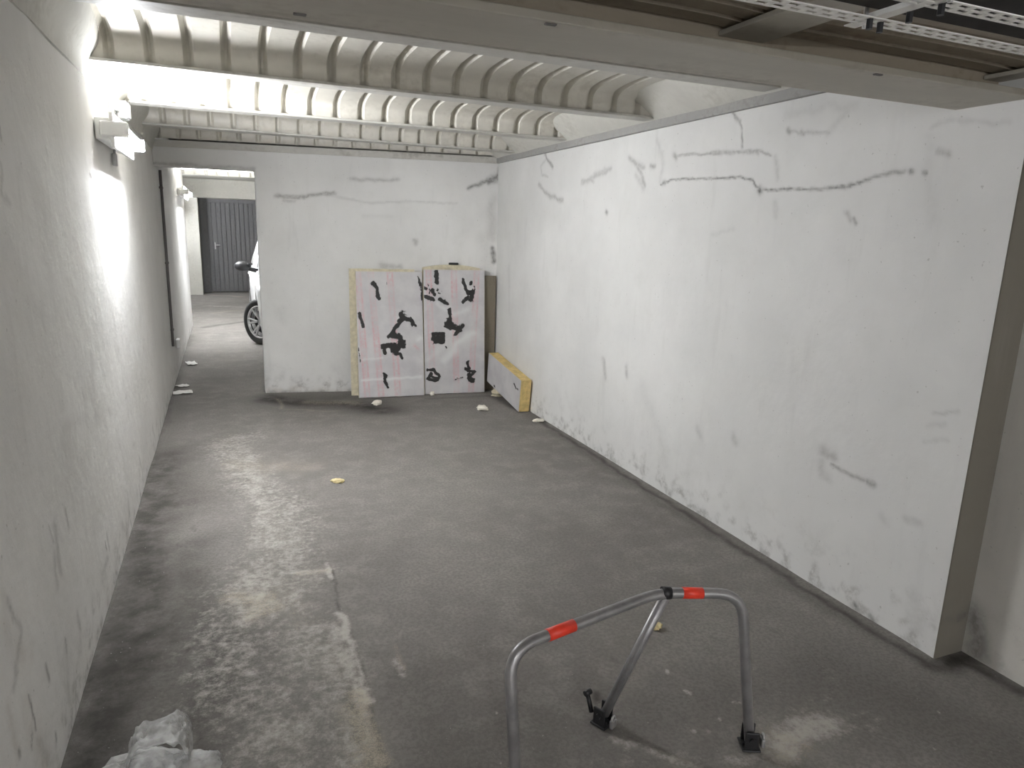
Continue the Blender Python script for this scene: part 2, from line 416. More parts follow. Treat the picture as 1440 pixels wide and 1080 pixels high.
# ------------------------------------------------------------------ materials
class NT:
    def __init__(s, name):
        s.m = bpy.data.materials.new(name); s.m.use_nodes = True; s.t = s.m.node_tree; s.n = s.t.nodes
        s.b = s.n['Principled BSDF']; s.out = s.n['Material Output']
        s.co = s.n.new('ShaderNodeTexCoord').outputs['Object']
    def l(s, a, b): s.t.links.new(a, b)
    def sock(s, i, v):
        if hasattr(v, 'links') or hasattr(v, 'is_output'): s.l(v, i)
        else: i.default_value = v
    def noise(s, scale, detail=4, rough=.55, dist=0, vec=None):
        k = s.n.new('ShaderNodeTexNoise'); k.inputs['Scale'].default_value = scale; k.inputs['Detail'].default_value = detail
        k.inputs['Roughness'].default_value = rough; k.inputs['Distortion'].default_value = dist
        s.l(vec if vec is not None else s.co, k.inputs['Vector']); return k.outputs['Fac']
    def scaled(s, sc):
        k = s.n.new('ShaderNodeMapping'); k.inputs['Scale'].default_value = sc; s.l(s.co, k.inputs['Vector']); return k.outputs['Vector']
    def math(s, op, a, b=0.0, clamp=False):
        k = s.n.new('ShaderNodeMath'); k.operation = op; k.use_clamp = clamp
        s.sock(k.inputs[0], a); s.sock(k.inputs[1], b); return k.outputs[0]
    def ramp(s, f, a, b, lo=0., hi=1.):
        k = s.n.new('ShaderNodeMapRange'); k.interpolation_type = 'SMOOTHSTEP'
        s.sock(k.inputs['Value'], f); k.inputs['From Min'].default_value = a; k.inputs['From Max'].default_value = b
        k.inputs['To Min'].default_value = lo; k.inputs['To Max'].default_value = hi; return k.outputs['Result']
    def mix(s, f, a, b):
        k = s.n.new('ShaderNodeMix'); k.data_type = 'RGBA'
        s.sock(k.inputs[0], f)
        for i, v in ((6,a),(7,b)):
            if isinstance(v, (tuple,list)): k.inputs[i].default_value = (*v[:3],1)
            else: s.l(v, k.inputs[i])
        return k.outputs[2]
    def attr(s, name='wear_shade'):
        k = s.n.new('ShaderNodeAttribute'); k.attribute_name = name
        p = s.n.new('ShaderNodeSeparateColor'); s.l(k.outputs['Color'], p.inputs[0]); return p.outputs
    def bump(s, h, strength=.3, dist=.01):
        k = s.n.new('ShaderNodeBump'); k.inputs['Strength'].default_value = strength; k.inputs['Distance'].default_value = dist
        s.l(h, k.inputs['Height']); s.l(k.outputs['Normal'], s.b.inputs['Normal'])
    def set(s, color=None, rough=None, metal=None, **kw):
        if color is not None:
            if isinstance(color, (tuple,list)): s.b.inputs['Base Color'].default_value = (*color[:3],1)
            else: s.l(color, s.b.inputs['Base Color'])
        if rough is not None: s.sock(s.b.inputs['Roughness'], rough)
        if metal is not None: s.b.inputs['Metallic'].default_value = metal
        for k, v in kw.items(): s.b.inputs[k].default_value = v
        return s.m

def plain(name, c, rough=.6, metal=0., var=.12, scale=12., bump=0.):
    m = NT(name); n = m.noise(scale, 4)
    f = m.ramp(n, .3, .7)
    col = m.mix(f, tuple(x*(1-var) for x in c), tuple(min(1,x*(1+var)) for x in c))
    if bump: m.bump(m.noise(scale*4, 3), bump, .004)
    return m.set(col, rough, metal)

def wall_paint(name, c=(.775,.773,.76), grit=1.0):
    m = NT(name); at = m.attr()
    big = m.noise(.9, 5, .6); mid = m.noise(5, 5, .6); fine = m.noise(38, 4, .6)
    col = m.mix(m.ramp(big, .3, .72), tuple(x*.86 for x in c), c)
    col = m.mix(m.math('MULTIPLY', m.ramp(mid, .52, .78), .22), col, (c[0]*.74,c[1]*.74,c[2]*.72))
    streak = m.noise(4, 5, .6, 0, m.scaled((2.2,2.2,.35)))
    col = m.mix(m.math('MULTIPLY', m.ramp(streak, .55, .8), .16*grit), col, (.34,.335,.32))
    # grime (blue), warm stain (green), dark marks (red)
    g = m.math('MULTIPLY', at[2], m.ramp(m.noise(11, 5, .65), .3, .7, .25, 1.15), True)
    col = m.mix(m.math('MULTIPLY', g, .9), col, (.33,.27,.20))
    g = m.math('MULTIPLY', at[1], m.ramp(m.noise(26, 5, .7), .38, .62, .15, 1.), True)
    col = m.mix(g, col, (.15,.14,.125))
    d = m.math('MULTIPLY', at[0], m.ramp(fine, .36, .6, .7, 1.05), True)
    col = m.mix(d, col, (.085,.08,.074))
    sp = m.math('MULTIPLY', m.ramp(m.noise(60, 2, .5), .70, .76), .35*grit)
    col = m.mix(sp, col, (.2,.19,.17))
    h = m.math('ADD', m.math('MULTIPLY', m.noise(3.2, 3, .5), 1.0), m.math('MULTIPLY', m.noise(22, 5, .6), .16))
    h = m.math('SUBTRACT', h, m.math('MULTIPLY', at[0], .25))
    m.bump(h, .35, .03)
    return m.set(col, .82)

def floor_mat():
    m = NT('worn_concrete'); at = m.attr()
    big = m.noise(.8, 5, .6); mid = m.noise(6, 6, .65); fine = m.noise(70, 5, .7); grain = m.noise(190, 3, .7)
    col = m.mix(m.ramp(big, .3, .7), (.172,.16,.148), (.235,.221,.206))
    col = m.mix(m.math('MULTIPLY', m.ramp(mid, .42, .66), .55), col, (.28,.265,.245))
    col = m.mix(m.math('MULTIPLY', m.ramp(fine, .42, .6), .42), col, (.115,.107,.098))
    # dark dirt, plus shade painted on the near floor in broad strokes
    d = m.math('MULTIPLY', at[0], m.ramp(mid, .25, .65, .45, 1.1), True)
    col = m.mix(d, col, (.035,.032,.028))
    # pale dust, broken up by the rough surface
    t = m.math('ADD', m.math('MULTIPLY', m.noise(30, 6, .8), 1.9), m.math('MULTIPLY', m.noise(9, 5, .7), 1.1)); t = m.math('SUBTRACT', t, .2)
    p = m.ramp(m.math('ADD', at[1], t), 1.55, 2.35)
    p = m.math('MULTIPLY', p, m.ramp(at[1], .02, .45))
    col = m.mix(m.math('MULTIPLY', p, .8), col, (.46,.435,.40))
    y = m.ramp(m.math('ADD', at[2], m.math('ADD', m.math('MULTIPLY', grain, 1.3), m.math('MULTIPLY', fine, 1.2))), 1.35, 2.2)
    y = m.math('MULTIPLY', y, m.ramp(at[2], .02, .45))
    col = m.mix(m.math('MULTIPLY', y, .75), col, (.45,.40,.32))
    sp = m.math('MULTIPLY', m.ramp(m.noise(95, 2, .5), .72, .77), .4)
    col = m.mix(sp, col, (.5,.49,.46))
    h = m.math('ADD', m.math('MULTIPLY', mid, .6), m.math('MULTIPLY', fine, .35))
    h = m.math('ADD', h, m.math('MULTIPLY', at[1], .25))
    m.bump(h, .45, .012)
    return m.set(col, .92, **{'Specular IOR Level': .25})

def dirty_paint(name, c, dirt=(.12,.1,.075), amount=.35, rough=.5, scale=3., stretch=(1,1,1)):
    m = NT(name)
    v = m.scaled(stretch)
    n1 = m.noise(scale, 6, .65, .3, v); n2 = m.noise(scale*9, 4, .6)
    col = m.mix(m.ramp(n1, .3, .7), tuple(x*.85 for x in c), c)
    f = m.math('MULTIPLY', m.ramp(m.math('ADD', n1, m.math('MULTIPLY', n2, .5)), .72, 1.0), amount)
    col = m.mix(f, col, dirt)
    m.bump(n2, .2, .003)
    return m.set(col, rough)

M = {}
M['wall'] = wall_paint('white_wall_paint')
M['wall_left'] = wall_paint('aged_white_wall_paint', (.79,.782,.765), 1.3)
M['niche'] = wall_paint('bare_grey_render', (.56,.54,.50), 1.2)
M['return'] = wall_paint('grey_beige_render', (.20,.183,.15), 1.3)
M['floor'] = floor_mat()
M['beam'] = dirty_paint('grey_white_beam_paint', (.56,.55,.51), (.2,.18,.15), .5, .5, 2.5, (.6,3,3))
M['girder'] = dirty_paint('beige_grey_beam_paint', (.52,.495,.435), (.2,.17,.135), .5, .55, 2.2, (.5,3,3))
M['vault'] = dirty_paint('cream_sheet_paint', (.67,.645,.58), (.25,.22,.17), .35, .42, 3.)
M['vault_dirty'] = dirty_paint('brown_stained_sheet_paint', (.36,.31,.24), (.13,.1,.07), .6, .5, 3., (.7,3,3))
M['plaster'] = dirty_paint('cream_plaster', (.62,.61,.56), (.3,.28,.24), .4, .8, 3.)
M['cement'] = dirty_paint('grey_cement', (.36,.355,.34), (.15,.14,.13), .5, .85, 5.)
M['slab'] = plain('concrete_slab', (.3,.29,.27), .9)
M['steel'] = plain('brushed_tube_steel', (.34,.335,.34), .38, .55, .15, 20.)
M['red'] = plain('red_reflective_tape', (.90,.06,.03), .4, 0, .05, 40.)
M['black'] = plain('black_plastic', (.018,.018,.02), .45)
M['rubber'] = plain('black_rubber', (.02,.02,.02), .75)
M['galv'] = plain('white_painted_strip', (.90,.89,.86), .45, 0, .06, 30.)
M['board_dark'] = plain('black_brown_board', (.03,.025,.022), .8, 0, .4, 6.)
M['zinc'] = plain('zinc_fitting', (.55,.55,.55), .35, .8)
M['whiteplastic'] = plain('white_plastic', (.75,.75,.73), .4, 0, .04)
M['greyplastic'] = plain('grey_plastic', (.35,.35,.34), .5, 0, .08)
M['pipe'] = plain('dark_conduit', (.13,.12,.115), .6)
M['foam'] = plain('yellow_foam', (.66,.50,.215), .85, 0, .16, 25., .35)
M['cream'] = plain('cream_foam', (.60,.55,.41), .85, 0, .12, 25., .3)
M['crumbwhite'] = plain('white_foam_crumb', (.78,.74,.65), .85, 0, .08, 60.)
M['crumbyellow'] = plain('yellow_foam_crumb', (.68,.58,.32), .85, 0, .1, 60.)
M['paper'] = plain('paper_scrap', (.72,.71,.68), .8, 0, .06, 30.)
M['wood'] = dirty_paint('weathered_wood', (.20,.175,.13), (.09,.075,.055), .6, .7, 8., (6,6,.6))
M['carpaint'] = plain('white_car_paint', (.80,.81,.81), .18, 0, .01)
M['glass'] = plain('dark_tinted_glass', (.02,.022,.024), .06)
M['alloy'] = plain('silver_alloy', (.62,.62,.63), .3, .7, .04)
M['headlamp'] = plain('headlamp_lens', (.55,.57,.6), .1, .3)
M['door'] = dirty_paint('dark_grey_door_paint', (.17,.17,.175), (.09,.09,.093), .6, .5, 2.5, (4,4,.4))
def foil():
    m = NT('grey_foil_facing'); at = m.attr()
    n = m.noise(5, 5, .6); f = m.noise(45, 3, .6)
    col = m.mix(m.ramp(n, .3, .7), (.50,.49,.505), (.60,.59,.59))
    col = m.mix(m.math('MULTIPLY', at[1], m.ramp(f, .3, .65, .3, 1.)), col, (.62,.36,.39))
    col = m.mix(at[2], col, (.70,.71,.70))
    col = m.mix(m.ramp(m.math('ADD', at[0], m.math('MULTIPLY', m.math('SUBTRACT', m.noise(26, 4, .65), .5), 1.5)), .40, .62), col, (.018,.017,.016))
    m.bump(m.math('ADD', n, m.math('MULTIPLY', f, .1)), .25, .01)
    return m.set(col, .55)
M['foil'] = foil()
def plastic_film():
    m = NT('translucent_plastic_film'); n = m.noise(14, 4)
    m.set(m.mix(m.ramp(n,.3,.7), (.5,.5,.49), (.68,.68,.67)), .48)
    tr = m.n.new('ShaderNodeBsdfTransparent'); mx = m.n.new('ShaderNodeMixShader')
    m.l(m.ramp(n, .3, .7, .30, .66), mx.inputs[0]); m.l(tr.outputs[0], mx.inputs[1]); m.l(m.b.outputs[0], mx.inputs[2]); m.l(mx.outputs[0], m.out.inputs[0])
    return m.m
M['film'] = plastic_film()
def lamp_mat(st):
    m = NT('lit_lamp_diffuser'); m.set((.9,.9,.9), .4)
    m.b.inputs['Emission Color'].default_value = (.945,.965,1,1); m.b.inputs['Emission Strength'].default_value = st
    return m.m
M['lamp'] = lamp_mat(LAMP)
# ------------------------------------------------------------------ the room
def arange(a, b, d): return np.linspace(a, b, max(2, int(round((b-a)/d))+1))
def geo(a, b, d0, k):
    out = [a]; 
    while out[-1] < b: out.append(out[-1]+max(d0, k*abs(out[-1])))
    out[-1] = b; return np.array(out)

def struct(o): o['kind'] = 'structure'; return o

# floor
def floor_paint(u, v):
    w = wear_shade(u, v, MARKS_FLOOR)
    # one poured slab edge: the strip along the left wall is rougher and dustier
    return w
us = np.concatenate([[-4,-2,-1,-.5], arange(-.1, 3.3, .0115), [3.6,4.5,6,8]])
vs = np.concatenate([[-4.2,-2.5,-1,0,.5], geo(.9, 18.2, .0075, .0055)])
def floor_P(u, v):
    joint = 1.09-.045*(v-3.2)+.03*(vnoise(u*0, v, 3., 5)-.5)
    z = .006*np.clip((u-joint)/.02, -1, 0)*((v>.9)&(v<3.3))
    z = z+.004*(fbm(u, v, 2.2, 3, 3)-.5)*((u>-.05)&(u<3.3))-.002
    return [u, v, z]
grid_mesh('floor', us, vs, floor_P, floor_paint, [M['floor']]); struct(bpy.data.objects['floor'])

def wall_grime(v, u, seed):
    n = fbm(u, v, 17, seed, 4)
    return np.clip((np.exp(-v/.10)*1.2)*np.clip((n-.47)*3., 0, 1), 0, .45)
def wavy(u, v, seed, a=.008): return a*(fbm(u, v, 1.6, seed, 3)-.5)*2

# right wall, a free-standing pier end at y = YE
def pr(u, v):
    w = wear_shade(u, v, MARKS_RIGHT); w[:,1] = np.maximum(w[:,1], wall_grime(v, u, 51)); return w
def Pr(u, v):
    fade = np.clip((u-YE)/.06, 0, 1)
    return [W+wavy(u, v, 71)*fade+.004, u, v]
yb_r = yback(W)
us = geo(YE, yb_r+.03, .0075, .0028); vs = arange(-.01, ZT, .0085)
def ex(bm): hexa(bm, [(W+.012,YE+.001,-.02),(XN,YE+.001,-.02),(XN,yb_r+.3,-.02),(W+.012,yb_r+.3,-.02),(W+.012,YE+.001,ZT),(XN,YE+.001,ZT),(XN,yb_r+.3,ZT),(W+.012,yb_r+.3,ZT)])
struct(grid_mesh('wall_right', us, vs, Pr, pr, [M['wall']], ex, flip=False))
# the pier end face
us = arange(W+.003, XN+.004, .008); vs = arange(-.01, ZT, .012)
struct(grid_mesh('wall_pier', us, vs, lambda u,v: [u, YE-.003+u*0, v], lambda u,v: wear_shade(u, v, MARKS_RETURN), [M['return']],
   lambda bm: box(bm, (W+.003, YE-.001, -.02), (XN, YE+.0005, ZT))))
# niche wall
us = arange(-4, YE, .03); vs = arange(-.01, 2.6, .03)
def pn(u, v):
    w = wear_shade(u, v, MARKS_NICHE); w[:,1] = np.maximum(w[:,1], wall_grime(v, u, 57)); return w
struct(grid_mesh('wall_niche', us, vs, lambda u,v: [XN+.002+u*0, u, v], pn, [M['niche']], lambda bm: box(bm, (XN+.004,-4,-.02), (XN+.2,YE,2.6))))

# left wall
def pl(u, v):
    w = wear_shade(u, v, MARKS_LEFT)
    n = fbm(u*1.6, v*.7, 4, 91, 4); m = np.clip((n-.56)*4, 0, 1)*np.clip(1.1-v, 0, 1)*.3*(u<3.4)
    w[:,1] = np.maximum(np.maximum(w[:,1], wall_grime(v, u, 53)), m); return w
us = np.concatenate([[-4,-2,-.5], geo(.9, 7.5, .010, .004), arange(7.6, 12, .05)]); vs = arange(-.01, ZF, .0105)
struct(grid_mesh('wall_left', us, vs, lambda u,v: [wavy(u, v, 73, .006), u, v], pl, [M['wall_left']],
   lambda bm: box(bm, (-.22,-4,-.02), (-.008,12,2.6)), flip=True))

# back wall with the open doorway, set a little askew
def pb(u, v):
    w = wear_shade(u, v, MARKS_BACK); w[:,1] = np.maximum(w[:,1], wall_grime(v, u, 55)); return w
us = np.concatenate([arange(-.03, DX, .016)[:-1], arange(DX, W+.02, .013)]); vs = np.concatenate([arange(-.01, DZ, .013)[:-1], arange(DZ, ZT, .012)])
T = .16
def ex(bm):
    y = yback
    hexa(bm, [(DX,y(DX)+.008,-.02),(XN,y(XN)+.008,-.02),(XN,y(XN)+T,-.02),(DX,y(DX)+T,-.02),(DX,y(DX)+.008,ZT),(XN,y(XN)+.008,ZT),(XN,y(XN)+T,ZT),(DX,y(DX)+T,ZT)])
    hexa(bm, [(-.05,y(-.05)+.008,DZ),(DX,y(DX)+.008,DZ),(DX,y(DX)+T,DZ),(-.05,y(-.05)+T,DZ),(-.05,y(-.05)+.008,ZT),(DX,y(DX)+.008,ZT),(DX,y(DX)+T,ZT),(-.05,y(-.05)+T,ZT)])
struct(grid_mesh('wall_back', us, vs, lambda u,v: [u, yback(u)+wavy(u,v,77,.006)*np.clip((u-DX)/.1,0,1), v], pb, [M['wall']], ex, keep=lambda u,v: (u>DX)|(v>DZ)))

# cement course the ceiling bears on
bm = bmesh.new(); box(bm, (W-.022, YE+.29, ZT-.004), (XN, yback(W)+.1, ZF-.002), .006); struct(obj('trim_1', bm, M['cement']))
bm = bmesh.new(); y = yback
hexa(bm, [(-.05,y(-.05)-.02,ZT-.006),(W,y(W)-.02,ZT-.006),(W,y(W)+T,ZT-.006),(-.05,y(-.05)+T,ZT-.006),(-.05,y(-.05)-.02,ZF),(W,y(W)-.02,ZF),(W,y(W)+T,ZF),(-.05,y(-.05)+T,ZF)])
struct(obj('trim_2', bm, M['beam']))
# sloping plaster haunches between the sheets and the side walls
def haunch(name, pts, n=40, y0=1.88, y1=None, mat='plaster'):
    bm = bmesh.new(); rows = []
    for i in range(n+1):
        t = y0+(y1-y0)*i/n
        rows.append([bm.verts.new((x+.006*noise.noise((t*2,x*5,z*9)), t, z+.008*noise.noise((t*3,7,x*3)))) for x,z in pts])
    for A,B in zip(rows, rows[1:]):
        for k in range(len(pts)): 
            k2 = (k+1)%len(pts); bm.faces.new((A[k],B[k],B[k2],A[k2]))
    bm.faces.new(rows[0]); bm.faces.new(rows[-1][::-1]); bmesh.ops.recalc_face_normals(bm, faces=bm.faces)
    o = struct(obj(name, bm, M[mat])); autosmooth(o, 30); return o
haunch('trim_3', [(W+.05,ZF-.012),(W-.015,ZF-.012),(W-.075,ZF+.035),(W-.20,ZF+.13),(W-.27,ZF+.25),(W+.05,ZF+.25)], y1=yback(W)+.05)
haunch('trim_4', [(-.05,ZT-.03),(.008,ZT-.03),(.022,ZF),(.07,ZF+.07),(.11,ZF+.25),(-.05,ZF+.25)], y1=yback(0)-.03)

def slab(name, lo, hi, mat):
    bm = bmesh.new(); box(bm, lo, hi); return struct(obj(name, bm, M[mat]))
# ceiling: slab with the corrugated sheets that vault from beam to beam
bm = bmesh.new(); box(bm, (-.3,-4.2,2.56), (5.2,18,2.7)); ceil = struct(obj('ceiling', bm, M['slab']))
PER = .164
def corr(u, PER=PER):
    """trapezoid corrugation, 0 (valley) .. 1 (rib)"""
    p = (u/PER) % 1.0
    return np.interp(p, [0,.07,.18,.89,1.0], [0,0,1,1,0])
CU = np.array([0,.07,.18,.26,.53,.80,.89])
def vault(a, b, u0, u1, z0, h, axis, depth=.034, mat='vault', n=34, pw=4.2, phase=0., name='corrugated_vault', laps=(), PER=PER):
    """sheet arching from a to b along one axis, its ribs side by side along the other"""
    ks = np.arange(math.floor((u0-phase)/PER), math.ceil((u1-phase)/PER)+1)
    U = (ks[:,None]+CU[None,:]).ravel()*PER+phase; U = np.concatenate([[u0], U[(U>u0+.004)&(U<u1-.004)], [u1]])
    th = np.linspace(0, math.pi, n+1); c = -np.cos(th); s = np.sin(th)
    t = np.sign(c)*np.abs(c)**(2/pw); z = np.abs(s)**(2/pw)
    bm = bmesh.new(); rows = []
    for u in U:
        aa, bb = (a(u) if callable(a) else a), (b(u) if callable(b) else b)
        hw = (bb-aa)/2; pv = (aa+bb)/2+t*hw; pz = z0+z*h
        tv = np.gradient(pv); tz = np.gradient(pz); L = np.hypot(tv, tz)+1e-9
        nv, nz = tz/L, -tv/L                       # inward (down at the crown)
        d = float(corr(u-phase, PER))*depth
        for lp in laps:
            if abs(u-lp) < .012: d += .004
        for k in range(n+1): pass
        vv = pv+nv*d; zz = np.maximum(pz+nz*d, z0)
        rows.append([bm.verts.new((u,vv[k],zz[k]) if axis == 'x' else (vv[k],u,zz[k])) for k in range(n+1)])
    for A,B in zip(rows, rows[1:]):
        for k in range(n): bm.faces.new((A[k],B[k],B[k+1],A[k+1]))
    o = obj(name, bm, M[mat], ceil)
    md = o.modifiers.new('sheet', 'SOLIDIFY'); md.thickness = .004; md.offset = 1.0 if axis == 'x' else -1.0
    autosmooth(o, 12 if False else 22); return o
YBEAM = [2.80, 3.87, 5.05, 6.09]
edges = [1.80]+YBEAM
for i in range(4):
    vault(edges[i]+.022, edges[i+1]-.022, .02, W-.02, ZF+.013, .165, 'x', phase=.07+.03*i)
vault(YBEAM[3]+.022, lambda u: yback(u)-.0, .02, W-.02, ZF+.013, .16, 'x', phase=.05)
XB = [-.27, .83, 1.93, 3.06]
for i in range(3):
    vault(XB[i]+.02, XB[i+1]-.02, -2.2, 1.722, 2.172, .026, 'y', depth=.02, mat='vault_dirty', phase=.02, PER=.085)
# behind the doorway
vault(9.2, 10.9, -.05, 5, 2.32, .16, 'x', n=20)
vault(11.0, 12.15, -.3, 5, 2.32, .2, 'x', n=20)
slab('trim_5', (-.4,12.2,2.42), (5,15.0,2.5), 'plaster')

# beams
def ibeam(name, axis, c, u0, u1, zb, wf=.12, h=.20, tf=.014, tw=.012, mat='beam', label=None, group=None, web=None):
    o = empty(name, (0,0,0)); tag(o, label, 'beam', group)
    def B(bm, v0, v1, z0, z1, bev=.003):
        lo, hi = ((u0,v0,z0),(u1,v1,z1)) if axis == 'x' else ((v0,u0,z0),(v1,u1,z1)); box(bm, lo, hi, bev)
    bm = bmesh.new(); B(bm, c-wf/2, c+wf/2, zb, zb+tf); obj('bottom_flange', bm, M[mat], o)
    bm = bmesh.new(); B(bm, c-tw/2, c+tw/2, zb+tf, zb+h-tf, 0); obj('web', bm, M[web or mat], o)
    bm = bmesh.new(); B(bm, c-wf/2, c+wf/2, zb+h-tf, zb+h); obj('top_flange', bm, M[mat], o)
    return o
labs = ['grey painted steel ceiling beam just beyond the deep beam, first to carry the cream corrugated sheets',
        'painted steel ceiling beam crossing above the near end of the lit wall lamp',
        'brightly lit white steel ceiling beam just beyond the wall lamp, second from the back wall',
        'white painted steel ceiling beam closest to the back wall and its doorway']
for yb_, lb in zip(YBEAM, labs): ibeam('steel_beam', 'x', yb_, -.06, W-.001, ZF, label=lb, group='steel beams across the ceiling')
# deep girder across the room
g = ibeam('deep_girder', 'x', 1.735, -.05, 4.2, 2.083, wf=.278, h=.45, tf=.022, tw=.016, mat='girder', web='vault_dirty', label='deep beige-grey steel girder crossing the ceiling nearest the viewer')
bm = bmesh.new()
for x,yy in ((1.27,1.612),(2.33,1.606),(.72,1.82)):
    bm = bmesh.new(); box(bm, (x,yy-.006,2.079), (x+.03,yy+.006,2.084), .002); obj('dark_lump', bm, M['pipe'], g)
ibeam('steel_joist', 'y', 1.935, -2.2, 1.724, 2.152, wf=.16, h=.22, mat='girder', label='beige steel joist running from the deep girder towards the slotted rack, left of two', group='joists above the slotted rack')
ibeam('steel_joist', 'y', 3.05, -2.2, 1.724, 2.152, wf=.17, h=.22, mat='girder', label='beige steel joist in the upper right corner of the photo above the pier', group='joists above the slotted rack')
for x in (.83,): ibeam('steel_joist', 'y', x, -2.2, 1.724, 2.152, wf=.16, h=.22, mat='girder', label='beige steel joist over the near left of the room, closest to the left wall', group='joists above the slotted rack')

# rest of the building behind the doorway, and behind the viewer
slab('wall_recess', (-.62,12,-.02), (-.4,17.9,2.6), 'plaster'); slab('wall_recess_return', (-.4,11.9,-.02), (-.22,12,2.6), 'plaster')
slab('wall_end_pillar', (-.4,17.15,-.02), (.03,17.75,2.6), 'plaster')
slab('wall_far_right', (5,7,-.02), (5.15,18,2.6), 'plaster'); slab('wall_far_near', (XN,6.6,-.02), (5,6.75,2.6), 'plaster')
slab('wall_end', (-.6,17.82,-.02), (5.2,18,2.6), 'plaster')
slab('wall_end_lintel', (-.4,15.0,2.075), (5,15.25,2.56), 'plaster')
slab('wall_rear', (-.3,-4.2,2.15), (3.6,-4,2.6), 'plaster')  # open below this strip, an added gap that lets the world fill in
# grey boarded door at the far end
d = empty('door_1', (1.3,17.75,0)); struct(d)
bm = bmesh.new()
n = 22
for i in range(n):
    x0 = -1.1+2.2*i/n; box(bm, (x0,0,.02), (x0+2.2/n-.014,.03,2.06), .004)
box(bm, (-1.1,.022,.02), (1.1,.05,2.06)); obj('door_panel', bm, M['door'], d)
bm = bmesh.new(); box(bm, (-1.26,-.03,0), (-1.1,.06,2.14)); box(bm, (1.1,-.03,0), (1.26,.06,2.14)); box(bm, (-1.1,-.03,2.06), (1.1,.06,2.14)); obj('door_frame', bm, M['door'], d)
bm = bmesh.new(); box(bm, (-.98,-.02,1.0), (-.95,.002,1.16), .004); cyl(bm, (-.965,-.05,1.1), (-.965,0,1.1), .008); cyl(bm, (-.965,-.05,1.1), (-.86,-.05,1.1), .009); obj('door_handle', bm, M['zinc'], d)

# ------------------------------------------------------------------ lamps and wall fittings
def wall_lamp(y0, y1, z, label, tail=True, group='batten lamps on the left wall'):
    L = y1-y0; o = empty('wall_lamp', (0,y0,z)); tag(o, label, 'lamp', group)
    bm = bmesh.new(); box(bm, (.008,0,-.05), (.07,L,.05), .006); box(bm, (.07,0,-.085), (.088,L,.08), .006); obj('housing_shield', bm, M['whiteplastic'], o)  # tall back plate added to keep direct lamp light off the wall
    bm = bmesh.new(); path = [(.118,.02,-.002),(.118,L-.02,-.002)]; tube(bm, path, .027, 14); obj('diffuser', bm, M['lamp'], o)
    for ya in (-.02, L-.018):
        bm = bmesh.new(); box(bm, (.03,ya,-.036), (.149,ya+.038,.034), .008); obj('end_cap', bm, M['whiteplastic'], o)
    if tail:
        bm = bmesh.new(); box(bm, (.006,L*.66,-.135), (.03,L*.66+.035,-.07), .006); cyl(bm, (.02,L*.66+.017,-.08), (.02,L*.66+.017,-.02), .006); obj('dark_clip', bm, M['greyplastic'], o)
    return o
wall_lamp(3.90, 4.66, 2.02, 'lit white batten lamp high on the near left wall under the ceiling beams')
wall_lamp(10.2, 11.3, 1.985, 'small lit batten lamp seen through the doorway on the corridor wall', False)
o_ = o_ = wall_lamp(16.0, 16.5, 1.95, 'short unseen batten lamp added to brighten the dark grey door at the corridor end', False); o_.location.x = -.4  # hidden lamp added to lift the end door
o_ = wall_lamp(12.7, 13.4, 1.95, 'unseen batten lamp added round the corner to light the corridor lintel and floor', False); o_.location.x = -.4  # hidden lamp added for the lintel and the far floor
wall_lamp(REAR_Y-.5, REAR_Y+.5, 2.02, 'lit batten lamp on the left wall behind the viewer', False)
b = empty('junction_box', (.03,4.86,2.235)); tag(b, 'small grey junction box at the wall top above the lit lamp', 'junction box')
bm = bmesh.new(); box(bm, (-.03,-.06,-.055), (.03,.06,.045), .008); obj('box_body', bm, M['greyplastic'], b)
bm = bmesh.new(); box(bm, (.03,-.05,-.045), (.038,.05,.035), .004); obj('lid', bm, M['whiteplastic'], b)
bm = bmesh.new(); tube(bm, fillet([(.012,4.80,2.22),(.014,4.5,2.22),(.02,4.46,2.06)], .05), .011); tag(obj('lamp_cable', bm, M['whiteplastic'], smooth=True), 'short white cable from the junction box down to the lit lamp', 'cable')
bm = bmesh.new(); tube(bm, [(.016,7.46,.40),(.016,7.52,2.07)], .013, 12)
for z in (.55,1.2,1.9): box(bm, (.0,7.46,z), (.032,7.53,z+.02), .003)
tag(obj('wall_conduit', bm, M['pipe']), 'dark vertical conduit on the left wall at the doorway edge', 'conduit')
bm = bmesh.new(); box(bm, (.004,7.98,.29), (.045,8.10,.385), .01); tag(obj('socket_box', bm, M['whiteplastic']), 'small white socket box low on the corridor wall beyond the doorway', 'socket')

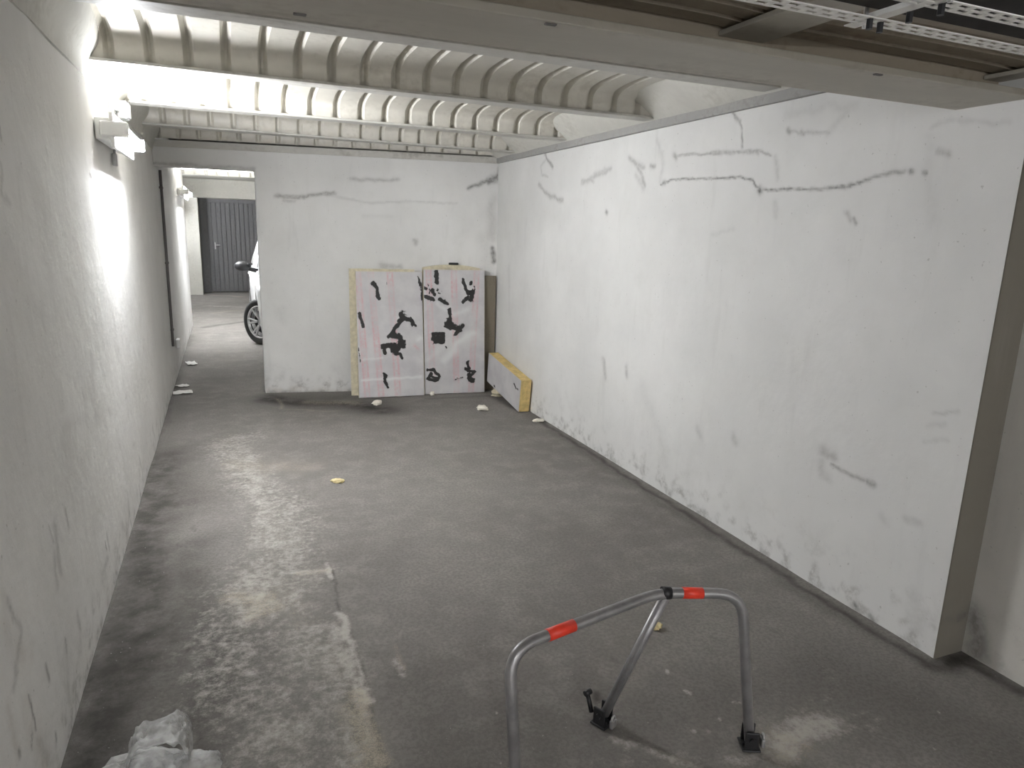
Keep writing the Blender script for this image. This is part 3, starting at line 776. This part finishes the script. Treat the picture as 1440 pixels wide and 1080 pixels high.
# ------------------------------------------------------------------ slotted steel rack under the near ceiling
rk = empty('slotted_rack', (2.2,1.11,2.05)); tag(rk, 'hanging rack of white slotted steel strips under the near ceiling, upper right', 'rack')
def slotted(p0, L, along, wid=.045, off=0.0, name='slotted_rail', flange=False):
    """strip with two staggered rows of slots, really cut through"""
    bm = bmesh.new(); pitch = .042; sl = .025; sw = .0130; th = .0025
    n = int(L/pitch)
    vb = [0, .006, .006+sw, wid-.006-sw, wid-.006, wid]
    xs = set([0, L])
    for k in range(n):
        for row, o in ((0,0),(1,pitch/2)):
            a = k*pitch+o+.004
            if a+sl < L: xs.update((round(a,4), round(a+sl,4)))
    xs = sorted(xs)
    def hole(xm, j):
        if j not in (1,3): return False
        o = 0 if j == 1 else pitch/2
        q = (xm-o-.004) % pitch; return q < sl and 0 <= xm-o-.004 and (math.floor((xm-o-.004)/pitch)*pitch+o+.004+sl) < L
    V = {}
    def v(i, j):
        if (i,j) not in V: V[i,j] = bm.verts.new((xs[i], vb[j], 0))
        return V[i,j]
    for i in range(len(xs)-1):
        for j in range(5):
            if not hole((xs[i]+xs[i+1])/2, j): bm.faces.new((v(i,j),v(i+1,j),v(i+1,j+1),v(i,j+1)))
    r = bmesh.ops.extrude_face_region(bm, geom=list(bm.faces)); bmesh.ops.translate(bm, vec=(0,0,th), verts=[e for e in r['geom'] if isinstance(e, bmesh.types.BMVert)])
    if flange: box(bm, (0,wid-.0025,.0025), (L,wid,.03))
    bmesh.ops.recalc_face_normals(bm, faces=bm.faces)
    ang = 0 if along == 'x' else R(90)
    bmesh.ops.transform(bm, matrix=Matrix.Translation(Vector(p0)-Vector((2.2,1.11,2.05)))@Matrix.Rotation(ang, 4, 'Z'), verts=bm.verts)
    return obj(name, bm, M['galv'], rk)
slotted((.7,1.149,2.05), 2.48, 'x'); slotted((.7,1.012,2.05), 2.48, 'x'); 
for x in (1.845,2.98): 
    bm = bmesh.new(); box(bm, (x-.04,.90,2.0535), (x-.008,1.23,2.056)); box(bm, (x-.01,.90,2.056), (x-.008,1.23,2.075))
    bmesh.ops.translate(bm, vec=(-2.2,-1.11,-2.05), verts=bm.verts); obj('cross_strip', bm, M['galv'], rk)
for x,y_ in ((1.80,1.158),(1.838,1.165),(1.83,1.09),(1.84,1.03),(2.96,1.165),(2.96,1.03)):
    bm = bmesh.new(); cyl(bm, (x,y_,2.03), (x,y_,2.0495), .007, n=6)
    bmesh.ops.translate(bm, vec=(-2.2,-1.11,-2.05), verts=bm.verts); obj('dark_bolt', bm, M['black'], rk)
for x in (1.83,2.96,.8):
    for yr_ in (1.198,1.006):
        bm = bmesh.new(); cyl(bm, (x,yr_,2.045), (x,yr_,2.30), .005, n=8)
        bmesh.ops.translate(bm, vec=(-2.2,-1.11,-2.05), verts=bm.verts); obj('hanger_rod', bm, M['zinc'], rk)
bm = bmesh.new(); box(bm, (.72,.86,2.0755), (3.15,1.175,2.094), .004); tag(obj('dark_board', bm, M['board_dark']), 'dark board lying on top of the slotted steel rack', 'board')

# ------------------------------------------------------------------ insulation boards
def board(name, Wd, H, T, loc, yaw, lean, paint, label, cat='insulation board', group=None, face='foil', core='cream', arch=0.):
    o = empty(name, loc, (0,0,0)); o.rotation_euler = (Matrix.Rotation(yaw,3,'Z')@Matrix.Rotation(-lean,3,'X')).to_euler()
    tag(o, label, cat, group)
    bm = bmesh.new(); n = 24
    def top(x): return H+arch*(1-((x/Wd)*2-1)**2)
    rows = []
    for i in range(n+1):
        x = Wd*i/n; jit = .003*noise.noise((x*14,loc[0]*3,1))
        rows.append([bm.verts.new(p) for p in ((x,.003,.002+jit),(x,T,0),(x,T,top(x)),(x,.003,top(x)+jit))])
    for A,B in zip(rows, rows[1:]):
        for k in range(4): bm.faces.new((A[k],B[k],B[(k+1)%4],A[(k+1)%4]))
    bm.faces.new(rows[0]); bm.faces.new(rows[-1][::-1]); bmesh.ops.recalc_face_normals(bm, faces=bm.faces)
    obj('foam_core', bm, M[core], o)
    if paint:
        us = arange(.004, Wd-.004, .0055); vs = arange(.006, H-.004, .0055)
        f = grid_mesh('foil_facing', us, vs, lambda u,v: [u, -.001*np.ones_like(u)-.006*np.clip(paint(u,v)[:,0],0,.6)-.003*(fbm(u,v,4,int(loc[0]*10),3)-.5), v+.004*(vnoise(u,v,9,3)-.5)*(v<.03)], paint, [M[face]],
              lambda bm: box(bm, (.002,.0012,.003), (Wd-.002,.0028,H-.002)))
        f.parent = o
    return o
# photo marks as (u, v) on the boards in metres
def q(px, py, x0=505): return ((px-x0)*.00707, (558-py)*.00683)
def blob(pts, w, ch=0, st=1., x0=505): return ([q(*p, x0) for p in pts], w*.0064, st, ch)
c5 = lambda a,b: (460+a/3.856, 340+b/3.857)
def B5(pts, w, ch=0, st=1., x0=505): return blob([c5(*p) for p in pts], w/3.856, ch, st, x0)
def pink_cols(u, v, cols):
    s = np.zeros_like(u)
    for c, sl in cols:
        for o in (-.022, .022):
            s = np.maximum(s, np.exp(-((u-c-o-sl*(1.2-v))/.009)**2))
        s = np.maximum(s, .55*np.exp(-((u-c-sl*(1.2-v))/.026)**2)*(vnoise(u, v, 60, 8) > .35))
    return s
BL = [B5([(265,225),(280,265),(288,300)],22), B5([(185,385),(205,460)],20,0,.9), B5([(330,215),(328,235)],9,0,.5), B5([(410,380),(420,415),(395,425)],30), B5([(430,420),(455,430),(470,450)],26),
      B5([(455,405),(475,455)],12), B5([(400,430),(360,465),(355,490)],22), B5([(350,510),(395,520),(420,560)],30), B5([(305,570),(345,560),(390,575),(410,545)],28), B5([(310,560),(318,605)],20), B5([(370,560),(380,610),(360,590)],32),
      B5([(395,600),(405,630)],14), B5([(308,712),(315,760),(325,785)],18), B5([(178,560),(184,640)],9,0,.6), B5([(500,185),(515,260),(512,310)],14,0,.7), B5([(505,215),(520,240)],22,0,.6),
      B5([(190,745),(300,742),(500,735)],13,2,.8), B5([(190,632),(300,625)],10,2,.5), B5([(500,520),(488,530)],18,2,.8), B5([(470,560),(490,580)],14,1,.7)]
BR = [B5(p,w,c,s,596) for p,w,c,s in [([(590,160),(595,210)],30,0,1.),([(515,240),(540,250)],22,0,.7),([(565,260),(580,280)],26,0,.9),([(520,290),(545,300),(575,310)],20,0,.9),([(610,305),(650,330)],22,0,1.),([(545,230),(560,300)],14,0,.6),([(600,260),(605,280)],14,0,.7),([(570,235),(625,265)],10,0,.5),
      ([(740,205),(755,270)],18,0,1.),([(778,215),(780,225)],20,0,.8),([(760,270),(790,265),(775,310)],30,0,1.),([(735,320),(760,300)],22,0,.9),([(800,245),(790,300)],14,0,.7),
      ([(660,365),(670,420)],20,0,1.),([(650,455),(675,470),(700,475),(725,480)],36,0,1.),([(660,430),(690,470)],34,0,1.),([(735,450),(700,500)],22,0,1.),
      ([(575,505),(625,505),(625,550),(575,550),(575,505)],20,0,1.),([(590,525),(612,530)],36,0,1.),([(640,570),(645,580)],12,0,.7),
      ([(540,700),(575,705),(605,735),(590,765),(545,745),(560,725)],18,0,1.),([(550,735),(600,750)],16,0,.9),
      ([(765,665),(770,700)],18,0,1.),([(745,700),(800,720)],22,0,1.),([(765,735),(785,770)],24,0,1.),([(800,720),(775,745)],16,0,.9),([(690,760),(735,750)],12,0,.6),
      ([(640,640),(720,560),(800,500)],42,2,.8),([(600,330),(680,400),(760,360)],26,2,.5),([(540,640),(620,590)],30,2,.3)]]
def pL(u, v):
    w = wear_shade(u, v, BL); w[:,1] = np.maximum(w[:,1], 1.0*pink_cols(u, v, [(.14,.06),(.32,.045),(.02,.05)])*np.clip(fbm(u,v,6,5,3)*2.2-.45,0,1)); return w
def pR(u, v):
    w = wear_shade(u, v, BR); w[:,1] = np.maximum(w[:,1], 1.0*pink_cols(u, v, [(.05,.03),(.30,.02),(.53,-.05)])*np.clip(fbm(u,v,6,9,3)*2.2-.45,0,1)); return w
board('foil_insulation_board', .632, 1.205, .05, (1.652,6.47,0), R(-5.2), R(6.8), pL, 'grey foil-faced foam board leaning on the back wall, left of the pair', group='foil-faced boards against the back wall')
board('foil_insulation_board', .612, 1.225, .05, (2.292,6.448,0), R(-5.6), R(4.2), pR, 'grey foil-faced foam board with a square black mark, leaning beside the corner', group='foil-faced boards against the back wall')
board('cream_foam_board', .62, 1.222, .03, (1.600,6.585,0), R(-8.5), R(5.6), None, 'cream foam board behind the left foil-faced board, its left edge sticking out')
board('cream_foam_board', .57, 1.235, .028, (2.315,6.622,0), math.atan(SB), R(.4), None, 'cream foam board behind the right foil-faced board, its bowed top edge showing', arch=.03)
tag(obj('mortar_lump', (lambda bm: (box(bm, (-.05,-.012,0), (.05,.012,.022), .008), bm)[1])(bmesh.new()), M['black']), 'small black lump lying on top of the cream foam board', 'lump').location = (2.62,6.585,1.264)
bm = bmesh.new(); box(bm, (0,0,0), (.115,.02,1.165), .003); pk = tag(obj('wooden_plank', bm, M['wood']), 'olive-brown wooden plank standing upright in the back right corner', 'plank')
pk.location = (2.922,6.505,0); pk.rotation_euler = (0,0,math.atan(SB))
# small block propped against the right wall
sb = empty('foam_block', (2.925,5.555,.002), (R(7.2),0,R(-.3))); tag(sb, 'long yellow foam block with grey facing lying against the right wall by the corner', 'foam block')
bm = bmesh.new(); box(bm, (.004,0,0), (.105,.86,.305), .006)
for v_ in bm.verts: v_.co += Vector((.003,.003,.003))*noise.noise(v_.co*30)
obj('foam_core', bm, M['foam'], sb)
us = arange(.006,.854,.008); vs = arange(.006,.299,.008)
f = grid_mesh('grey_facing', us, vs, lambda u,v: [0*u+.001, u, v], lambda u,v: wear_shade(u, v, [([(.10,.19),(.16,.215)],.018,.9,0),([(.06,.2),(.085,.19)],.02,.7,0),([(.62,.02),(.66,.03)],.02,.7,0),([(.4,.2),(.42,.21)],.012,.4,0)]), [M['foil']], lambda bm: box(bm, (.0015,.003,.003), (.0038,.857,.302)), flip=True); f.parent = sb

# ------------------------------------------------------------------ crumbs and scraps
def crumb(name, loc, size, mat, label, cat, seed, group=None, flat=.45):
    bm = bmesh.new(); bmesh.ops.create_icosphere(bm, subdivisions=3, radius=1)
    for v in bm.verts:
        p = v.co.copy(); k = 1+.45*noise.noise(p*1.7+Vector((seed*3.1,0,0)))+.2*noise.noise(p*5+Vector((0,seed*2.3,0)))
        v.co = Vector((p.x*k*size[0]/2, p.y*k*size[1]/2, max(0,(p.z*k*flat+.35))*size[2]/1.0))
    o = obj(name, bm, M[mat]); autosmooth(o, 40); o.location = (*loc,-.001); o.rotation_euler = (0,0,seed); return tag(o, label, cat, group)
G = 'broken foam crumbs on the floor'
crumb('foam_crumb', (1.77,6.20), (.15,.075,.04), 'crumbwhite', 'white foam crumb on the floor in front of the left foil-faced board', 'foam crumb', 1, G)
crumb('foam_crumb', (2.643,5.74), (.13,.085,.05), 'crumbwhite', 'white foam crumb on open floor left of the yellow foam block', 'foam crumb', 2, G)
crumb('foam_crumb', (2.98,5.23), (.11,.075,.03), 'crumbwhite', 'white foam crumb at the foot of the right wall, past the yellow block end', 'foam crumb', 3.1, G)
crumb('foam_crumb', (2.355,6.40), (.05,.045,.05), 'crumbwhite', 'small white foam crumb at the base of the right foil-faced board', 'foam crumb', 4.3, G)
crumb('foam_crumb', (1.129,4.268), (.085,.05,.03), 'crumbyellow', 'yellowish foam crumb alone in the middle of the floor', 'foam crumb', 5.7, G)
crumb('foam_crumb', (2.124,2.15), (.05,.04,.03), 'crumbyellow', 'yellowish foam crumb on the floor behind the barrier hoop', 'foam crumb', 6.4, G)
crumb('foam_offcut', (2.985,6.22), (.15,.13,.082), 'cream', 'cream foam offcut propping the raised end of the yellow block', 'foam offcut', 7.2, None, .5)
def scrap(loc, sx, sy, label, seed):
    bm = bmesh.new(); n = 8; g_ = [[bm.verts.new(((i/n-.5)*sx*(1+.2*noise.noise((i,j,seed))), (j/n-.5)*sy, .012+.011*noise.noise((i*.5,j*.5,seed*7)))) for j in range(n+1)] for i in range(n+1)]
    for i in range(n):
        for j in range(n): bm.faces.new((g_[i][j],g_[i+1][j],g_[i+1][j+1],g_[i][j+1]))
    o = obj('paper_scrap', bm, M['paper'], smooth=True); o.modifiers.new('thick','SOLIDIFY').thickness = .002; o.location = (*loc,0); o.rotation_euler = (0,0,seed)
    return tag(o, label, 'paper scrap', 'paper scraps along the corridor wall')
scrap((.11,8.62), .10, .2, 'white paper scrap by the corridor wall beyond the doorway', .2)
scrap((.09,7.12), .17, .13, 'white paper scrap on the doorway threshold by the left wall', .1)
scrap((.075,7.42), .10, .10, 'greyish paper scrap just past the threshold scrap by the left wall', .5)

# ------------------------------------------------------------------ parking barrier
pb_ = empty('parking_barrier', (1.6,1.5,0)); tag(pb_, 'steel tube parking barrier with two red bands standing on the near floor', 'barrier')
O = Vector((1.6,1.5,0))
def rel(p): return Vector(p)-O
hoop = [(1.195,1.44,.02),(1.19,1.505,.475),(1.70,1.575,.545),(1.905,1.545,.515),(2.0,1.535,.505),(2.022,1.47,.02)]
hoop = [(1.195,1.43,.02),(1.188,1.515,.505),(1.72,1.605,.528),(1.985,1.535,.512),(2.022,1.47,.02)]
path = fillet([rel(p) for p in hoop], [.085,.08,.085], 9)
bm = bmesh.new(); tube(bm, path, .0165, 18); obj('hoop', bm, M['steel'], pb_)
def along(a, b, t): return Vector(a)+(Vector(b)-Vector(a))*t
ap = Vector(hoop[2])
for a,b,t0,t1 in ((hoop[1],hoop[2],.23,.40),(hoop[2],hoop[3],.28,.52)):
    bm = bmesh.new(); tube(bm, [rel(along(a,b,t0)), rel(along(a,b,t1))], .0176, 18); obj('red_band', bm, M['red'], pb_)
bt = along(hoop[2],hoop[3],.13)+Vector((-.012,.004,-.012)); bf = Vector((1.632,1.725,.035))
bm = bmesh.new(); tube(bm, [rel(bt), rel(bf)], .0155, 16); obj('brace', bm, M['steel'], pb_)
dirn = (Vector(hoop[3])-Vector(hoop[2])).normalized()
bm = bmesh.new(); c0 = along(hoop[2],hoop[3],.13)+Vector((-.012,0,.002)); tube(bm, [rel(c0-dirn*.014), rel(c0+dirn*.014)], .0195, 18); obj('clamp', bm, M['black'], pb_)
def foot(p, rz, lock=True, ring=True):
    mt = Matrix.Translation(rel(p))@Matrix.Rotation(rz, 4, 'Z')
    e = bpy.data.objects.new('foot_bracket', None)
    bm = bmesh.new(); box(bm, (-.032,-.03,0), (.032,.03,.007), .003); box(bm, (-.027,-.022,.005), (-.019,.022,.066), .003); box(bm, (.019,-.022,.005), (.027,.022,.066), .003)
    cyl(bm, (-.034,0,.04), (.034,0,.04), .009, n=12); 
    for s in (-1,1): cyl(bm, (s*.0,s*.022,.007), (s*.0,s*.022,.013), .008, n=6)
    bmesh.ops.transform(bm, matrix=mt, verts=bm.verts); k = obj('foot_bracket', bm, M['black'], pb_)
    if lock:
        bm = bmesh.new(); box(bm, (-.015,-.048,.004), (.015,-.034,.034), .005)
        bmesh.ops.transform(bm, matrix=mt, verts=bm.verts); pd = obj('padlock', bm, M['steel'], pb_)
        bm = bmesh.new(); tube(bm, [(.010*math.cos(t),-.041,.033+.014*math.sin(t)) for t in np.linspace(0, math.pi, 9)], .0035, 8)
        bmesh.ops.transform(bm, matrix=mt, verts=bm.verts); obj('shackle', bm, M['zinc'], pd)
foot((1.628,1.728,0), R(25)); foot((2.022,1.47,0), R(65)); foot((1.195,1.425,0), R(90), False)
bm = bmesh.new(); tube(bm, [rel((1.605,1.765,.02)),rel((1.60,1.79,.075))], .008, 10); tube(bm, [rel((1.59,1.79,.075)),rel((1.615,1.795,.078))], .010, 10); obj('release_lever', bm, M['black'], pb_)

# ------------------------------------------------------------------ plastic bag
bag = empty('plastic_bag', (.25,1.95,0)); tag(bag, 'crumpled translucent plastic bag on the floor in the near left corner', 'bag')
def crumple(name, r, loc, seed, sub=5, amp=.28, parent=None, fl=0.):
    bm = bmesh.new(); bmesh.ops.create_icosphere(bm, subdivisions=sub, radius=1)
    for v in bm.verts:
        p = v.co.copy(); o = Vector((seed*5.3,seed*1.7,0))
        k = 1+amp*(noise.noise(p*1.6+o)*1.1+(.5-abs(noise.noise(p*3.1+o)))*.9+(.5-abs(noise.noise(p*6.5+o)))*.45+noise.noise(p*15+o)*.10)-amp*.3
        v.co = Vector((p.x*k*r[0], p.y*k*r[1], p.z*k*r[2]))+Vector(loc)
        if v.co.z < .004: v.co.z = .004+.002*noise.noise(p*9)
    o = obj(name, bm, M['film'], parent, smooth=True); return o
crumple('bag_body', (.19,.13,.055), (-.03,-.035,.022), 1.3, amp=.24, parent=bag)
# loop of film standing up on the body
bm = bmesh.new(); rows = []
n, m_ = 44, 14
for i in range(n+1):
    t = i/n*math.pi*1.08-.12; row = []
    for j in range(m_+1):
        s = j/m_-.5; wd = .13+.03*math.sin(t*2)
        rr = 1+.05*noise.noise((t*2.2,s*3,4.))+.10*(.5-abs(noise.noise((t*3,s*9,9.))))
        ct, sn = math.cos(t), math.sin(t); x = .035+.080*math.copysign(abs(ct)**.6, ct)*rr; z = .05+.108*math.copysign(abs(sn)**.6, sn)*rr+.015*noise.noise((t*4,s*9,2)); y_ = s*wd+.02*noise.noise((t*3,s*2,5.))+.02*math.cos(t)
        row.append(bm.verts.new((x,y_+.02,max(z,.02))))
    rows.append(row)
for A,B in zip(rows, rows[1:]):
    for k in range(m_): bm.faces.new((A[k],A[k+1],B[k+1],B[k]))
lo = obj('bag_loop', bm, M['film'], bag, smooth=True); lo.modifiers.new('film','SOLIDIFY').thickness = .0025
crumple('bag_tail', (.07,.05,.035), (.125,-.01,.035), 2.7, 4, .3, bag)

# ------------------------------------------------------------------ car in the next bay
car = empty('car', (1.72,9.9,0)); tag(car, 'white car beyond the doorway, front wheel and dark mirror showing past the wall', 'car')
def smooth(a, b, t): t = max(0,min(1,(t-a)/(b-a))); return t*t*(3-2*t)
WB, RW = 2.45, .31
def car_section(y):
    """y = distance behind the front axle; nose at -0.75, tail at 3.1"""
    hw = .84*(1-.30*(1-smooth(-.78,-.15,y))**2)*(1-.12*smooth(2.4,3.15,y)**2)
    zb = .20+.12*(1-smooth(-.75,-.4,y))+.12*smooth(2.6,3.1,y)
    for c in (0,WB):
        d = abs(y-c)
        if d < .37: zb = max(zb, math.sqrt(.37**2-d*d)+.30)
    zh = .56+.30*smooth(-.8,-.2,y)+.10*smooth(-.3,1.0,y)-.12*smooth(2.6,3.12,y)
    return hw, zb, zh
ys_ = sorted(set([round(v,3) for v in list(np.linspace(-.75,3.1,56))+[-.37,.37,-.36,.36,WB-.37,WB+.37,WB-.36,WB+.36]]))
bm = bmesh.new(); rows = []
for y in ys_:
    hw, zb, zh = car_section(y); zm = max(zb+.05, .58*zh+.42*zb)
    half = [(hw*.93,zb),(hw*.985,zb+.3*(zm-zb)),(hw,zm),(hw*.985,zm+.5*(zh-zm)),(hw*.92,zh-.03),(hw*.78,zh),(hw*.35,zh+.02)]
    ring = [(-x,z) for x,z in half]+[(x,z) for x,z in half[::-1]]
    rows.append([bm.verts.new((x,y,z)) for x,z in ring])
nn = len(rows[0])
for A,B in zip(rows, rows[1:]):
    for k in range(nn): bm.faces.new((A[k],A[(k+1)%nn],B[(k+1)%nn],B[k]))
bm.faces.new(rows[0]); bm.faces.new(rows[-1][::-1]); bmesh.ops.recalc_face_normals(bm, faces=bm.faces)
autosmooth(obj('body', bm, M['carpaint'], car), 40)
# greenhouse and roof
def cabin(y0, y1, z0, z1, w0, w1, f0, f1, name, mat):
    bm = bmesh.new(); hexa(bm, [(-w0,y0,z0),(w0,y0,z0),(w0,y1,z0),(-w0,y1,z0),(-w1,f0,z1),(w1,f0,z1),(w1,f1,z1),(-w1,f1,z1)])
    bmesh.ops.bevel(bm, geom=list(bm.edges), offset=.05, segments=3, affect='EDGES'); o = obj(name, bm, M[mat], car); autosmooth(o, 35); return o
cabin(.35, 3.0, .88, 1.42, .76, .60, 1.15, 2.65, 'windows', 'glass'); cabin(1.02, 2.78, 1.38, 1.47, .615, .57, 1.15, 2.62, 'roof', 'carpaint')
for s in (-1,1):
    for (ya,za),(yb2,zb2) in (((.42,.92),(1.14,1.41)),((1.55,.92),(1.55,1.41)),((2.4,.92),(2.4,1.41)),((2.92,.95),(2.66,1.41))):
        bm = bmesh.new(); tube(bm, [(s*.752,ya,za),(s*.61,yb2,zb2)], .028, 8); obj('pillar', bm, M['carpaint'], car)
    bm = bmesh.new(); bmesh.ops.create_icosphere(bm, subdivisions=3, radius=1)
    for v in bm.verts: v.co = Vector((v.co.x*.115+s*.955, v.co.y*.06+.92, v.co.z*.075+1.0))
    mi = obj('wing_mirror', bm, M['black'], car, True)
    bm = bmesh.new(); tube(bm, [(s*.74,.93,.93),(s*.90,.92,.97)], .03, 8); obj('mirror_arm', bm, M['black'], mi)
    bm = bmesh.new(); bmesh.ops.create_icosphere(bm, subdivisions=3, radius=1)
    for v in bm.verts: v.co = Vector((v.co.x*.13+s*.52, v.co.y*.10-.55, v.co.z*.075+.62))
    obj('headlight', bm, M['headlamp'], car, True)
    for yd in (1.3,2.2):
        bm = bmesh.new(); box(bm, (s*.835-.02,yd,.80), (s*.835+.02,yd+.16,.83), .008); obj('door_handle', bm, M['carpaint'], car)
    bm = bmesh.new(); box(bm, (s*.62-.09,3.0,.62), (s*.62+.09,3.08,.80), .02); obj('tail_light', bm, M['red'], car)
bm = bmesh.new(); box(bm, (-.4,-.77,.36), (.4,-.70,.50), .02); obj('grille', bm, M['black'], car)
def wheel(x, y, steer, side):
    w = bpy.data.objects.new('wheel', None)
    mt = Matrix.Translation((x,y,RW))@Matrix.Rotation(steer, 4, 'Z')@Matrix.Scale(side, 4, (1,0,0))
    bm = bmesh.new(); lathe(bm, [(.205,-.09),(.275,-.10),(.305,-.085),(RW,-.04),(RW,.04),(.305,.085),(.275,.10),(.215,.092),(.20,.06),(.20,-.06),(.205,-.09)], mt, 40)
    t = obj('wheel', bm, M['rubber'], car)
    bm = bmesh.new(); lathe(bm, [(.215,.088),(.222,.095),(.205,.09),(.198,.03),(.06,-.01),(.06,.06),(.0,.065)], mt, 40)
    for k in range(6):
        a = 2*math.pi*k/6
        for da in (-.16,.16):
            p0 = Vector((.062,.05*math.cos(a),.05*math.sin(a))); p1 = Vector((.082,.205*math.cos(a+da),.205*math.sin(a+da)))
            cyl(bm, mt@p0, mt@p1, .017, .013, 8)
    bm2 = obj('rim', bm, M['alloy'], t)
    bm = bmesh.new(); lathe(bm, [(.196,.02),(.05,.02)], mt, 32); obj('brake_drum', bm, M['black'], t)
ST = R(38)
wheel(-.74, 0, ST, -1); wheel(.74, 0, ST, 1); wheel(-.74, WB, 0, -1); wheel(.74, WB, 0, 1)

# ------------------------------------------------------------------ world, camera, view
wd = bpy.data.worlds.new('world'); S.world = wd; wd.use_nodes = True
wd.node_tree.nodes['Background'].inputs[0].default_value = (1,.995,.985,1); wd.node_tree.nodes['Background'].inputs[1].default_value = REAR_FILL  # soft fill added from behind the viewer to lift the near room
cam = bpy.data.cameras.new('camera'); co = link(bpy.data.objects.new('camera', cam))
yaw, pitch, roll, F = .3942, -.2177, .0298, 967.2738
fw = Vector((math.sin(yaw)*math.cos(pitch), math.cos(yaw)*math.cos(pitch), math.sin(pitch)))
r0 = Vector((math.cos(yaw), -math.sin(yaw), 0)); u0 = r0.cross(fw)
rx = r0*math.cos(roll)+u0*math.sin(roll); ux = -r0*math.sin(roll)+u0*math.cos(roll)
mt = Matrix((rx, ux, -fw)).transposed().to_4x4(); mt.translation = (CX, 0, CH); co.matrix_world = mt
cam.sensor_width = 36; cam.lens = F*36/1440; cam.clip_start = .02
S.camera = co
S.view_settings.view_transform = 'Standard'; S.view_settings.look = 'None'; S.view_settings.gamma = 1.0; S.view_settings.use_curve_mapping = False
S.view_settings.exposure = EXPOSURE
S.cycles.use_denoising = True
S.cycles.max_bounces = 10; S.cycles.diffuse_bounces = 8; S.cycles.transparent_max_bounces = 12
